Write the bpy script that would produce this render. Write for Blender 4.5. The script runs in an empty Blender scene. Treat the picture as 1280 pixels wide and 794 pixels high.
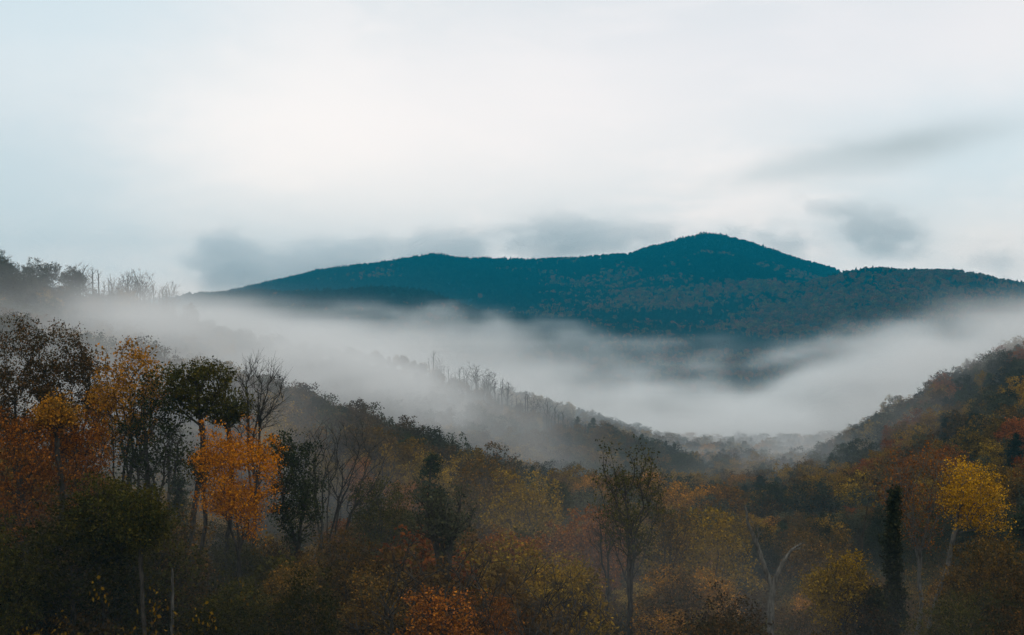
import bpy, math
import numpy as np
from mathutils import Vector

S = bpy.context.scene
COL = S.collection
F = 1758.0                      # focal length in photo pixels (1280 wide)
EYE = 100.0                     # eye height above the datum
R = math.radians

# ------------------------------------------------------------------ camera
cam = bpy.data.objects.new('camera', bpy.data.cameras.new('camera'))
COL.objects.link(cam)
cam.location = (0, 0, EYE)
cam.rotation_euler = (R(90), 0, 0)
cam.data.sensor_width = 36
cam.data.lens = F / 1280 * 36
cam.data.clip_start = 0.5
cam.data.clip_end = 60000
S.camera = cam

# ------------------------------------------------------------------ world: overcast over a Nishita sky
SUN_EL, SUN_AZ = R(38), R(-8)           # azimuth measured from the view direction (+Y) towards +X
W = bpy.data.worlds.new('World')
S.world = W
W.use_nodes = True
nt = W.node_tree
nt.nodes.clear()


def node(nt, kind, **kw):
    n = nt.nodes.new(kind)
    for k, v in kw.items():
        setattr(n, k, v)
    return n


class G:
    """small helper that wires math nodes into a node tree"""
    def __init__(s, nt): s.nt = nt
    def put(s, sock, v):
        if hasattr(v, 'is_output'): s.nt.links.new(v, sock)
        elif v is not None: sock.default_value = v
    def m(s, op, a, b=None, c=None, clamp=False):
        n = node(s.nt, 'ShaderNodeMath', operation=op, use_clamp=clamp)
        for i, v in enumerate((a, b, c)):
            if v is not None: s.put(n.inputs[i], v)
        return n.outputs[0]
    def v(s, op, a, b=None):
        n = node(s.nt, 'ShaderNodeVectorMath', operation=op)
        s.put(n.inputs[0], a)
        if b is not None: s.put(n.inputs[1], b)
        return n.outputs['Value'] if op in ('DOT_PRODUCT', 'LENGTH') else n.outputs[0]
    def noise(s, vec, scale, detail=3, rough=.5, dist=0, color=False):
        n = node(s.nt, 'ShaderNodeTexNoise')
        s.put(n.inputs['Vector'], vec)
        n.inputs['Scale'].default_value = scale
        n.inputs['Detail'].default_value = detail
        n.inputs['Roughness'].default_value = rough
        n.inputs['Distortion'].default_value = dist
        return n.outputs['Color' if color else 0]
    def mix(s, f, a, b, mode='MIX'):
        n = node(s.nt, 'ShaderNodeMixRGB', blend_type=mode)
        s.put(n.inputs[0], f)
        for i, c in ((1, a), (2, b)):
            s.put(n.inputs[i], c if hasattr(c, 'is_output') else (*c, 1))
        return n.outputs[0]
    def ss(s, x, lo, hi, a=0., b=1.):
        n = node(s.nt, 'ShaderNodeMapRange', interpolation_type='SMOOTHSTEP')
        s.put(n.inputs[0], x)
        for i, v in enumerate((lo, hi, a, b)): n.inputs[i + 1].default_value = v
        return n.outputs[0]


def px_dir(px, py):
    return Vector(((px - 640) / F, 1, (397 - py) / F)).normalized()


g = G(nt)
tc = node(nt, 'ShaderNodeTexCoord').outputs['Generated']
# soft, stretched unevenness of the cloud deck
st = g.v('MULTIPLY', tc, (1, 1, 2.2))
warp = g.v('MULTIPLY', g.v('SUBTRACT', g.noise(st, 3.2, 3, color=True), (.5, .5, .5)), (.25, .25, .16))
stw = g.v('ADD', st, warp)
n1 = g.noise(stw, 5.5, 4, .5)
n1 = g.m('ADD', n1, g.m('MULTIPLY', g.m('SUBTRACT', g.noise(g.v('MULTIPLY', stw, (1, 1, 1.6)), 13., 5, .6), .5), .45))
col = g.mix(g.ss(n1, .34, .66), (.665, .745, .79), (.845, .865, .88))


def sky_patch(col, px, py, sx, sy, c, amt, tilt=0., rag=.25):
    """a patch of thicker or thinner cloud in the deck, fixed in the sky by its direction"""
    d = px_dir(px, py)
    o = g.v('SUBTRACT', tc, tuple(d))
    o = g.v('ADD', o, g.v('MULTIPLY', g.v('SUBTRACT', g.noise(st, 14, 5, .6, color=True), (.5, .5, .5)), (rag * sx * 2, 0, rag * sy * 2)))
    ct, si = math.cos(tilt), math.sin(tilt)
    u = g.v('DOT_PRODUCT', o, (ct / sx, 0, si / sx))
    w = g.v('DOT_PRODUCT', o, (-si / sy, 0, ct / sy))
    e = g.m('EXPONENT', g.m('MULTIPLY', g.m('ADD', g.m('MULTIPLY', u, u), g.m('MULTIPLY', w, w)), -1.))
    return g.mix(g.m('MULTIPLY', e, amt, clamp=True), col, c)


col = sky_patch(col, 10, 210, .13, .09, (.50, .64, .72), .95, rag=.3)
col = sky_patch(col, 60, 0, .13, .06, (.62, .76, .83), .9)
col = sky_patch(col, 420, 150, .13, .07, (.885, .90, .90), .95)
col = sky_patch(col, 700, 120, .14, .07, (.85, .865, .88), .8)
col = sky_patch(col, 1240, 150, .10, .055, (.57, .72, .80), .95)
col = sky_patch(col, 1250, 20, .08, .05, (.86, .87, .885), .8)
col = sky_patch(col, 1000, 60, .16, .05, (.79, .82, .86), .7)
col = sky_patch(col, 1235, 305, .045, .02, (.89, .90, .895), .9)
col = sky_patch(col, 1120, 185, .062, .0115, (.42, .50, .535), .95, tilt=.17, rag=.35)
col = sky_patch(col, 1010, 212, .055, .009, (.54, .62, .66), .75, tilt=.12, rag=.6)
up = node(nt, 'ShaderNodeSeparateXYZ')
nt.links.new(tc, up.inputs[0])
# below the horizon the deck gives way to dull land
col = g.mix(g.ss(up.outputs[2], -.12, -.02), (.10, .11, .11), col)
# sky colour brightened and warmed towards the horizon to offset dimming by the haze
el = g.ss(up.outputs[2], .0, .30, 1., 0.)
col = g.mix(1., col, g.mix(el, (1.09, 1.06, 1.05), (1.66, 1.42, 1.30)), 'MULTIPLY')
# overcast: brightest overhead
col = g.mix(1., col, g.mix(g.ss(up.outputs[2], .27, .75), (1, 1, 1), (1.6, 1.6, 1.6)), 'MULTIPLY')
sky = node(nt, 'ShaderNodeTexSky', sky_type='NISHITA', sun_disc=False)
sky.sun_elevation = SUN_EL
sky.sun_rotation = SUN_AZ
sky.altitude = 600
bg1 = node(nt, 'ShaderNodeBackground'); bg1.inputs[1].default_value = .10
nt.links.new(sky.outputs[0], bg1.inputs[0])
bg2 = node(nt, 'ShaderNodeBackground'); bg2.inputs[1].default_value = 1.0
nt.links.new(col, bg2.inputs[0])
mx = node(nt, 'ShaderNodeMixShader'); mx.inputs[0].default_value = .94
nt.links.new(bg1.outputs[0], mx.inputs[1]); nt.links.new(bg2.outputs[0], mx.inputs[2])
nt.links.new(mx.outputs[0], node(nt, 'ShaderNodeOutputWorld').inputs[0])

sun = bpy.data.objects.new('sun', bpy.data.lights.new('sun', 'SUN'))
COL.objects.link(sun)
sun.data.energy = .5
sun.data.angle = R(25)
sun.data.color = (1, .94, .86)
sd = Vector((math.sin(SUN_AZ) * math.cos(SUN_EL), math.cos(SUN_AZ) * math.cos(SUN_EL), math.sin(SUN_EL)))
sun.rotation_euler = (-sd).to_track_quat('-Z', 'Y').to_euler()
sun.location = sd * 400

S.view_settings.view_transform = 'Standard'
S.view_settings.look = 'None'
S.view_settings.exposure = 0
S.view_settings.gamma = 1
S.view_settings.use_curve_mapping = False
cy = S.cycles
cy.max_bounces = 6
cy.diffuse_bounces = 2
cy.glossy_bounces = 1
cy.transmission_bounces = 3
cy.volume_bounces = 3
cy.transparent_max_bounces = 4
cy.use_denoising = True
cy.volume_step_rate = 1.0
cy.volume_max_steps = 256

# ------------------------------------------------------------------ small builders
def link(name, me, parent=None, loc=(0, 0, 0)):
    o = bpy.data.objects.new(name, me)
    COL.objects.link(o)
    o.parent = parent
    o.location = loc
    return o


def quads(name, V, Q, mats, smooth=True, midx=None):
    me = bpy.data.meshes.new(name)
    V = np.asarray(V, np.float32); Q = np.asarray(Q, np.int32)
    me.vertices.add(len(V)); me.vertices.foreach_set('co', V.ravel())
    me.loops.add(Q.size); me.loops.foreach_set('vertex_index', Q.ravel())
    me.polygons.add(len(Q)); me.polygons.foreach_set('loop_start', np.arange(len(Q), dtype=np.int32) * Q.shape[1])
    if smooth: me.polygons.foreach_set('use_smooth', np.ones(len(Q), bool))
    if midx is not None: me.polygons.foreach_set('material_index', np.asarray(midx, np.int32))
    me.update(calc_edges=True)
    for m in mats: me.materials.append(m)
    return me


def new_mat(name):
    m = bpy.data.materials.new(name)
    m.use_nodes = True
    m.node_tree.nodes.clear()
    return m, G(m.node_tree), node(m.node_tree, 'ShaderNodeOutputMaterial')


# ------------------------------------------------------------------ terrain: heights of valley, spurs and mountain by distance and bearing
TAB = {   # depth: [(bearing as photo px, height)]
    0: [(640, 98.3)], 4: [(640, 98)], 12: [(640, 95)], 25: [(640, 90)], 50: [(640, 81)],
    90: [(0, 74), (640, 69), (1280, 70)],
    140: [(150, 72), (300, 70), (450, 66), (640, 62), (1000, 62), (1280, 65), (1700, 70)],
    200: [(0, 74), (300, 68), (450, 63), (640, 58), (850, 56), (1000, 56), (1280, 60), (1700, 68)],
    260: [(0, 76), (150, 74), (300, 70), (450, 64), (640, 54), (850, 50), (1000, 50), (1280, 57), (1700, 72)],
    330: [(0, 82), (150, 78), (350, 72), (450, 63), (580, 56), (640, 50), (740, 44), (1000, 42), (1120, 45), (1280, 54), (1700, 78)],
    400: [(0, 84), (150, 74), (300, 66), (450, 54), (640, 40), (850, 34), (1000, 35), (1120, 42), (1280, 58), (1700, 85)],
    500: [(0, 82), (150, 70), (300, 60), (450, 46), (640, 32), (850, 25), (1000, 28), (1120, 42), (1190, 52), (1280, 66), (1700, 95)],
    600: [(0, 95), (150, 82), (300, 68), (450, 52), (540, 48), (640, 34), (740, 25), (850, 17), (1000, 24), (1120, 48), (1190, 63), (1280, 77), (1400, 92), (1700, 110)],
    700: [(-300, 140), (0, 117), (100, 111), (160, 106), (210, 100), (300, 89), (400, 83), (500, 79), (540, 73), (640, 54), (740, 35), (850, 18), (1000, 16), (1120, 38), (1190, 52), (1280, 62), (1400, 76), (1700, 100)],
    800: [(0, 100), (150, 88), (300, 75), (450, 58), (540, 45), (640, 28), (740, 12), (850, 3), (1000, 4), (1120, 15), (1280, 32), (1400, 45), (1700, 70)],
    1000: [(0, 70), (300, 45), (540, 20), (640, 8), (850, -10), (1000, -12), (1280, 0), (1700, 20)],
    1150: [(0, 60), (450, 46), (600, 36), (640, 30), (700, 18), (760, 4), (850, -15), (1280, -15), (1700, 0)],
    1400: [(0, 40), (300, 20), (540, -10), (640, -20), (850, -30), (1280, -25), (1700, -10)],
    2000: [(0, 0), (540, -30), (1280, -35)],
    2600: [(0, 40), (300, 20), (540, -20), (740, -30), (850, -36), (1000, -20), (1280, 20), (1700, 60)],
    3300: [(0, 100), (190, 100), (300, 135), (400, 180), (480, 180), (530, 165), (600, 105), (740, 60), (850, 60), (1000, 90), (1120, 130), (1280, 150), (1700, 200)],
    4000: [(0, 120), (190, 150), (260, 172), (330, 180), (400, 150), (540, 90), (640, 100), (740, 130), (850, 150), (950, 165), (1000, 185), (1050, 224), (1090, 243), (1150, 236), (1200, 233), (1280, 202), (1400, 160), (1700, 120)],
    4700: [(0, 60), (190, 100), (330, 150), (400, 180), (540, 200), (640, 215), (740, 230), (850, 270), (885, 285), (950, 265), (1000, 225), (1050, 180), (1280, 100)],
    5500: [(0, 58), (190, 108), (260, 168), (330, 242), (345, 252), (400, 288), (470, 319), (515, 342), (525, 352), (540, 360), (556, 350), (580, 328), (640, 340), (720, 346), (800, 378), (850, 418), (870, 436), (885, 446), (920, 421), (960, 384), (1000, 342), (1050, 294), (1120, 256), (1280, 158), (1700, 58)],
    6500: [(0, 20), (540, 160), (885, 200), (1280, 60)],
    9000: [(640, -60)], 14000: [(640, -80)], 40000: [(640, -80)],
}
RD = np.array(sorted(TAB), float)
RC = np.arange(-600, 1901, 10.)
RT = np.array([np.interp(RC, *zip(*TAB[d])) for d in sorted(TAB)])


def _vnoise(x, y, seed):
    xi, yi = np.floor(x).astype(np.int64), np.floor(y).astype(np.int64)
    fx, fy = x - xi, y - yi
    fx, fy = fx * fx * (3 - 2 * fx), fy * fy * (3 - 2 * fy)
    def h(a, b):
        n = (a * 374761393 + b * 668265263 + seed * 974711) & 0xffffffff
        n = ((n ^ (n >> 13)) * 1274126177) & 0xffffffff
        return ((n ^ (n >> 16)) & 0xffff) / 65535.
    return (h(xi, yi) * (1 - fx) + h(xi + 1, yi) * fx) * (1 - fy) + (h(xi, yi + 1) * (1 - fx) + h(xi + 1, yi + 1) * fx) * fy


def fbm(x, y, scale, seed=1, octv=4):
    t = 0; a = 1.; n = 0
    for k in range(octv):
        t = t + a * _vnoise(x / scale * 2 ** k, y / scale * 2 ** k, seed + k); n += a; a *= .5
    return t / n - .5


# smooth table on a fine (log-depth, bearing) grid
LD = np.concatenate([[0.], np.geomspace(8, 40000, 500)])
_u = np.log(RD + 30)
TG = np.array([np.interp(np.log(LD + 30), _u, RT[:, j]) for j in range(len(RC))]).T
_k = np.exp(-.5 * (np.arange(-9, 10) / 1.7) ** 2); _k /= _k.sum()
TG = np.apply_along_axis(lambda c: np.convolve(np.pad(c, 9, 'edge'), _k, 'valid'), 0, TG)
_k2 = np.exp(-.5 * (np.arange(-4, 5) / 1.0) ** 2); _k2 /= _k2.sum()
TG = np.apply_along_axis(lambda c: np.convolve(np.pad(c, 4, 'edge'), _k2, 'valid'), 1, TG)


def depth_of(x, y):
    r = np.hypot(x, y)
    return r * np.maximum(np.cos(np.minimum(np.abs(np.arctan2(x, y)), R(45))), .7)


def height(x, y):
    x, y = np.asarray(x, float), np.asarray(y, float)
    ang = np.clip(np.arctan2(x, y), -R(40), R(40))
    px = np.clip(640 + F * np.tan(ang), -600, 1900)
    d = depth_of(x, y)
    i = np.clip(np.interp(d, LD, np.arange(len(LD))), 0, len(LD) - 1.001)
    j = np.clip((px + 600) / 10, 0, len(RC) - 1.001)
    i0, j0 = i.astype(int), j.astype(int)
    fi, fj = i - i0, j - j0
    z = (TG[i0, j0] * (1 - fj) + TG[i0, j0 + 1] * fj) * (1 - fi) + (TG[i0 + 1, j0] * (1 - fj) + TG[i0 + 1, j0 + 1] * fj) * fi
    m = np.interp(d, [60, 200, 600, 2000, 3300, 5000, 6500, 9000], [0, 2, 5, 12, 42, 34, 34, 0])
    gul = 1 - 2 * np.abs(fbm(x + .35 * y, y * .45, 620, 21, 3)) * 2
    far = np.interp(d, [2400, 3200, 5100, 5450, 6500], [0, 1, 1, .18, .5])
    return z + m * fbm(x, y, np.float64(60) if False else 260, 5, 5) * np.interp(d, [2400, 3300, 5200, 5500], [1, .5, .5, .3]) * 1.6 - 26 * far * (1 - gul) + np.interp(d, [4600, 5300], [0, 30]) * fbm(x, y, 150, 51, 3)


def P(px, py, d):
    return np.array(((px - 640) / F * d, d, EYE - (py - 397) / F * d))


def gz(px, d):
    x = (px - 640) / F * d
    return float(height(x, d))


# ground sheet
angs = np.concatenate([np.linspace(-180, -42, 30, endpoint=False), np.linspace(-42, 42, 300), np.linspace(42, 180, 31)[1:-1]])
rads = np.concatenate([[0.], np.geomspace(3, 2000, 150), np.linspace(2030, 7000, 190), np.geomspace(7200, 40000, 16)])
A, RR = np.meshgrid(np.radians(angs), rads)
cosf = np.maximum(np.cos(np.minimum(np.abs(A), R(45))), .7)
gx, gy = RR / cosf * np.sin(A), RR / cosf * np.cos(A)
gzz = height(gx, gy)
na, nr = len(angs), len(rads)
idx = np.arange(nr * na).reshape(nr, na)
nx = np.roll(idx, -1, 1)
Q = np.stack([idx[:-1], nx[:-1], nx[1:], idx[1:]], -1).reshape(-1, 4)[:, ::-1]
gm, gg, out = new_mat('forest_floor')
pos = node(gm.node_tree, 'ShaderNodeNewGeometry').outputs['Position']
c1 = gg.mix(gg.ss(gg.noise(pos, .05, 6, .65), .35, .65), (.030, .024, .012), (.075, .045, .016))
c1 = gg.mix(gg.ss(gg.noise(pos, .9, 4, .7), .5, .7), c1, (.035, .042, .016))
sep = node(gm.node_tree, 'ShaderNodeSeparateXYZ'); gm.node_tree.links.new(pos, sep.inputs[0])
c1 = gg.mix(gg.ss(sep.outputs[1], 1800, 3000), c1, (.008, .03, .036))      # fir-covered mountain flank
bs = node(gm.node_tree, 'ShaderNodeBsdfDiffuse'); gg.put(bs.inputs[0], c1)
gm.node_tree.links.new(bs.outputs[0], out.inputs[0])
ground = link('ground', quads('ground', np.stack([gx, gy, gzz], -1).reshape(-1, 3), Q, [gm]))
ground['kind'] = 'structure'

# ------------------------------------------------------------------ haze: one box of even, pale blue air
HAZE_DENSITY, HAZE_COL = .9e-4, (.01, .39, .58)
x0, x1, y0, y1, z0, z1 = -4600, 4600, -60, 6950, -120, 480


def box(name, lo, hi):
    V = [(x, y, z) for x in (lo[0], hi[0]) for y in (lo[1], hi[1]) for z in (lo[2], hi[2])]
    me = bpy.data.meshes.new(name)
    me.from_pydata(V, [], [(0, 1, 3, 2), (4, 6, 7, 5), (0, 4, 5, 1), (2, 3, 7, 6), (0, 2, 6, 4), (1, 5, 7, 3)])
    return me


def vol_mat(name, color, density, aniso=0., grid=False, step=1.):
    m, q, out = new_mat(name)
    pv = node(m.node_tree, 'ShaderNodeVolumePrincipled')
    pv.inputs['Color'].default_value = (*color, 1)
    pv.inputs['Density'].default_value = density
    pv.inputs['Anisotropy'].default_value = aniso
    pv.inputs['Density Attribute'].default_value = 'density' if grid else ''
    m.node_tree.links.new(pv.outputs[0], out.inputs['Volume'])
    m.cycles.volume_step_rate = step
    m.cycles.homogeneous_volume = not grid
    return m


hz = link('haze', box('haze', (x0, y0, z0), (x1, y1, z1)))
hz.data.materials.append(vol_mat('haze_air', HAZE_COL, HAZE_DENSITY))
hz['kind'] = 'stuff'


# ------------------------------------------------------------------ fog banks: density fields made of soft drifting masses, stored as volume grids
def fog(name, lo, hi, voxel, blobs, color, warp=(30., 220.), grain=(.55, 120.), step=2., aniso=0., billow=None):
    """blobs: (px, py, depth, sx, sy, sz, optical thickness, slope in x, sharpness)"""
    m = vol_mat(name + '_vapour', color, .001, aniso, True, step)
    o = link(name, box(name, lo, hi))
    o.data.materials.append(m)
    o['kind'] = 'stuff'
    t = bpy.data.node_groups.new(name + '_field', 'GeometryNodeTree')
    t.interface.new_socket('Geometry', in_out='INPUT', socket_type='NodeSocketGeometry')
    t.interface.new_socket('Geometry', in_out='OUTPUT', socket_type='NodeSocketGeometry')
    q = G(t)
    p = node(t, 'GeometryNodeInputPosition').outputs[0]
    ws = g_ = q.v('MULTIPLY', p, (1, .7, 1.9))
    wv = q.v('MULTIPLY', q.v('SUBTRACT', q.noise(ws, 1 / warp[1], 4, .55, color=True), (.5, .5, .5)), (warp[0] * 3, warp[0] * 2, warp[0]))
    pw = q.v('ADD', p, wv)
    tot = None
    for b in blobs:
        px, py, d, sx, sy, sz, tau, k = b[:8]
        c = P(px, py, d)
        o_ = q.v('SUBTRACT', pw, tuple(c))
        u = q.v('DOT_PRODUCT', o_, (1 / sx, 0, 0))
        v = q.v('DOT_PRODUCT', o_, (0, 1 / sy, 0))
        w = q.v('DOT_PRODUCT', o_, (-k / sz, 0, 1 / sz))
        r2 = q.m('ADD', q.m('ADD', q.m('MULTIPLY', u, u), q.m('MULTIPLY', v, v)), q.m('MULTIPLY', w, w))
        if len(b) > 8: r2 = q.m('POWER', r2, b[8])
        e = q.m('MULTIPLY', q.m('EXPONENT', q.m('MULTIPLY', r2, -1.)), (tau if billow else tau / (sy * 1.77)) * 1000)
        tot = e if tot is None else q.m('ADD', tot, e)
    gr = q.noise(ws, 1 / grain[1], 5, .62 if billow else .58)
    if billow:      # heaped cloud: the smooth mass is bitten into by a rough field
        thr, amp, gain, peak = billow
        e = q.m('ADD', q.m('MULTIPLY', tot, .001), q.m('MULTIPLY', q.m('SUBTRACT', gr, .5), amp))
        e = q.m('MULTIPLY', q.m('SUBTRACT', e, thr), gain, clamp=True)
        tot = q.m('MULTIPLY', q.m('MULTIPLY', e, q.m('MINIMUM', q.m('MULTIPLY', tot, .001), 1.3)), peak * 1000)
    else:
        tot = q.m('MULTIPLY', tot, q.ss(gr, .40, .60, 1 - grain[0], 1 + grain[0]))
    vc = node(t, 'GeometryNodeVolumeCube')
    vc.inputs['Min'].default_value = lo; vc.inputs['Max'].default_value = hi
    for a, ax in enumerate('XYZ'):
        vz = voxel if a < 2 else voxel * .5
        vc.inputs['Resolution ' + ax].default_value = max(4, int((hi[a] - lo[a]) / vz))
    cut = q.m('MAXIMUM', q.m('SUBTRACT', tot, FOG_CUT), 0.)
    t.links.new(cut, vc.inputs['Density'])
    sm = node(t, 'GeometryNodeSetMaterial'); sm.inputs['Material'].default_value = m
    t.links.new(vc.outputs[0], sm.inputs['Geometry'])
    t.links.new(sm.outputs[0], node(t, 'NodeGroupOutput').inputs[0])
    o.modifiers.new('density', 'NODES').node_group = t
    return o


FOG_CUT = 4e-3
FOGC = (.935, .93, .91)
fog('near_fog', (-340, 40, -20), (340, 960, 170), 9, [
    (640, 575, 450, 320, 420, 56, .032, 0., 4),
    (330, 448, 520, 80, 55, 12, 1.3, -.24), (60, 408, 520, 80, 60, 7, .55, 0.),
    (255, 420, 590, 48, 45, 7, 1.2, -.12), (390, 440, 600, 50, 45, 9, 1.8, -.25), (490, 470, 610, 34, 45, 8, 1.2, -.32),
    (500, 508, 480, 50, 60, 11, .5, -.3), (575, 520, 600, 36, 50, 8, .3, -.38),
    (190, 560, 215, 20, 38, 12, .42, 0.), (70, 500, 250, 34, 50, 14, .45, 0.),
    (420, 605, 240, 12, 30, 9, .16, -.1), (330, 720, 150, 40, 25, 9, .10, 0.), (700, 780, 130, 60, 25, 8, .05, 0.), (90, 720, 122, 36, 20, 10, .05, 0.),
    (880, 586, 870, 170, 60, 10, 1.2, 0.), (1130, 480, 690, 60, 50, 13, 1.1, .42),
    (1250, 415, 580, 45, 40, 10, .9, .2), (1060, 560, 640, 50, 60, 9, .6, .3), (1055, 560, 545, 40, 30, 8, .3, .3),
    (1190, 560, 470, 60, 70, 26, .07, .2),
], FOGC, warp=(22, 55), grain=(.8, 38), step=4)
fog('valley_fog', (-1300, 800, -70), (1300, 3300, 260), 17, [
    (1040, 503, 1700, 300, 380, 34, 5.0, .30, 1.9), (870, 553, 1300, 230, 260, 28, 5.0, .05, 1.6),
    (1190, 428, 1500, 130, 260, 15, 1.6, .12, 1.5),
    (430, 448, 1000, 200, 120, 18, 1.9, -.17, 1.3), (270, 424, 1200, 200, 200, 10, 1.1, -.05),
    (640, 465, 1700, 220, 260, 24, .55, -.1), (715, 512, 1280, 140, 150, 18, 2.8, -.25),
    (760, 450, 2500, 300, 300, 26, .25, 0.), (420, 408, 2500, 420, 300, 17, .45, -.05),
    (870, 452, 2300, 230, 110, 9, .6, .06), (1010, 436, 2400, 190, 110, 8, .5, .14), (690, 424, 2500, 240, 110, 10, .5, -.04), (560, 398, 2600, 200, 110, 9, .5, -.1), (780, 478, 1900, 130, 110, 8, .6, -.2),
], FOGC, warp=(120, 170), grain=(.95, 95), step=2.5)
fog('ridge_cloud', (-2600, 5350, 150), (2600, 8200, 900), 27, [
    (282, 326, 7100, 190, 330, 170, 1.4, 0., 1.8), (345, 338, 7000, 240, 300, 105, 1.2, 0.), (430, 326, 7000, 300, 300, 115, 1.25, .05, 1.5), (560, 314, 7000, 320, 300, 120, 1.25, .05, 1.4),
    (700, 298, 7000, 260, 300, 140, 1.3, 0., 1.5), (800, 300, 7000, 240, 300, 85, 1.0, 0.),
    (960, 305, 7200, 300, 300, 95, .8, -.1), (1100, 288, 7400, 260, 300, 140, 1.2, -.25, 1.6),
    (1030, 258, 7400, 150, 300, 50, .8, -.4), (1255, 330, 7400, 200, 300, 100, .7, 0.),
    (545, 322, 5560, 120, 90, 20, .8, 0.), (430, 342, 5450, 170, 90, 20, .7, .3), (885, 298, 5560, 100, 90, 11, .6, 0.),
], (.985, .975, .965), warp=(95, 330), grain=(.95, 165), step=1.7, aniso=.35, billow=(.36, 7.0, 3.2, .0034))

# ------------------------------------------------------------------ materials of trees
def bark_mat(name, a, b):
    m, q, out = new_mat(name)
    p = node(m.node_tree, 'ShaderNodeTexCoord').outputs['Object']
    c = q.mix(q.ss(q.noise(q.v('MULTIPLY', p, (1, 1, .25)), 5., 4, .6), .35, .65), a, b)
    d = node(m.node_tree, 'ShaderNodeBsdfDiffuse'); q.put(d.inputs[0], c)
    m.node_tree.links.new(d.outputs[0], out.inputs[0])
    return m


def leaf_mat(name, cols, instanced=False):
    """leaves: three tints mixed leaf by leaf and clump by clump; light passes through them"""
    m, q, out = new_mat(name)
    geo = node(m.node_tree, 'ShaderNodeNewGeometry')
    rnd = geo.outputs['Random Per Island']
    p = node(m.node_tree, 'ShaderNodeTexCoord').outputs['Object']
    clump = q.ss(q.noise(p, .42, 3, .6), .36, .64)
    if instanced:
        at = node(m.node_tree, 'ShaderNodeAttribute', attribute_type='INSTANCER', attribute_name='tint')
        c = q.mix(clump, at.outputs['Color'], q.mix(1., at.outputs['Color'], (.72, .62, .6), 'MULTIPLY'))
    else:
        c = q.mix(clump, cols[0], cols[1])
        c = q.mix(q.ss(rnd, .55, .95), c, cols[2])
    v = node(m.node_tree, 'ShaderNodeHueSaturation')
    q.put(v.inputs['Value'], q.ss(q.m('FRACT', q.m('MULTIPLY', rnd, 7.31)), 0., 1., .55, 1.4))
    if not instanced:
        oi = node(m.node_tree, 'ShaderNodeObjectInfo'); c = q.mix(1., c, oi.outputs['Color'], 'MULTIPLY')
    q.put(v.inputs['Color'], c)
    d = node(m.node_tree, 'ShaderNodeBsdfDiffuse'); m.node_tree.links.new(v.outputs[0], d.inputs[0])
    t = node(m.node_tree, 'ShaderNodeBsdfTranslucent'); m.node_tree.links.new(v.outputs[0], t.inputs[0])
    x = node(m.node_tree, 'ShaderNodeMixShader'); x.inputs[0].default_value = .26
    m.node_tree.links.new(d.outputs[0], x.inputs[1]); m.node_tree.links.new(t.outputs[0], x.inputs[2])
    m.node_tree.links.new(x.outputs[0], out.inputs[0])
    return m


BARK = bark_mat('dark_bark', (.022, .019, .015), (.055, .047, .038))
PALE = bark_mat('pale_bark', (.05, .046, .038), (.13, .12, .10))
PAL = {
    'dark green': ((.035, .042, .015), (.024, .032, .014), (.06, .06, .018)),
    'olive': ((.105, .092, .018), (.060, .062, .016), (.16, .12, .02)),
    'dark brown': ((.060, .038, .014), (.032, .028, .013), (.12, .055, .014)),
    'brown': ((.115, .066, .016), (.062, .047, .015), (.20, .095, .013)),
    'rusty': ((.23, .070, .012), (.115, .050, .014), (.34, .12, .012)),
    'amber': ((.30, .135, .014), (.15, .085, .016), (.42, .17, .012)),
    'orange': ((.46, .15, .003), (.22, .068, .004), (.56, .225, .006)),
    'golden': ((.46, .23, .008), (.24, .13, .010), (.60, .32, .012)),
    'golden brown': ((.24, .140, .012), (.12, .080, .013), (.36, .205, .012)),
    'grey-green': ((.075, .075, .040), (.048, .052, .030), (.10, .095, .045)),
    'pine green': ((.030, .042, .022), (.020, .030, .019), (.050, .056, .024)),
}
DULL = {'dark green': .8, 'olive': .55, 'dark brown': 1.05, 'brown': .9, 'rusty': .9, 'amber': 1., 'golden brown': .85, 'grey-green': .75}
PAL = {k: tuple(tuple(c * DULL.get(k, 1) for c in t) for t in v) for k, v in PAL.items()}
LEAF = {k: leaf_mat(k.replace(' ', '_').replace('-', '_') + '_leaves', v) for k, v in PAL.items()}


# ------------------------------------------------------------------ growing a tree
def tubes(nodes, par, rad, sides_at=(.10, .03)):
    """quads of tapering tubes along every chain of a branch skeleton"""
    n = len(nodes)
    kids = [[] for _ in range(n)]
    for i in range(1, n): kids[par[i]].append(i)
    V, Qs, off = [], [], 0
    stack = [(0, None)]
    while stack:
        s, frm = stack.pop()
        ch = [s] if frm is None else [frm, s]
        c = s
        while kids[c]:
            ks = sorted(kids[c], key=lambda k: -rad[k])
            for k in ks[1:]: stack.append((k, c))
            c = ks[0]; ch.append(c)
        if len(ch) < 2: continue
        p = nodes[ch]; r = rad[ch].copy()
        if frm is not None: r[0] = min(r[0], r[1] * 1.25)
        r[-1] *= .45
        k = 7 if r.max() > sides_at[0] else (4 if r.max() > sides_at[1] else 3)
        t = np.gradient(p, axis=0); t /= np.linalg.norm(t, axis=1)[:, None] + 1e-9
        a = np.cross(t, (0.31, .95, .05)); a /= np.linalg.norm(a, axis=1)[:, None] + 1e-9
        b = np.cross(t, a)
        th = np.arange(k) * 2 * np.pi / k
        ring = p[:, None] + r[:, None, None] * (np.cos(th)[None, :, None] * a[:, None] + np.sin(th)[None, :, None] * b[:, None])
        V.append(ring.reshape(-1, 3))
        m = len(ch)
        i = np.arange(m - 1)[:, None] * k + np.arange(k)[None]
        j = np.arange(m - 1)[:, None] * k + (np.arange(k)[None] + 1) % k
        Qs.append(off + np.stack([i, j, j + k, i + k], -1).reshape(-1, 4))
        off += m * k
    return np.concatenate(V), np.concatenate(Qs)


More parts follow.
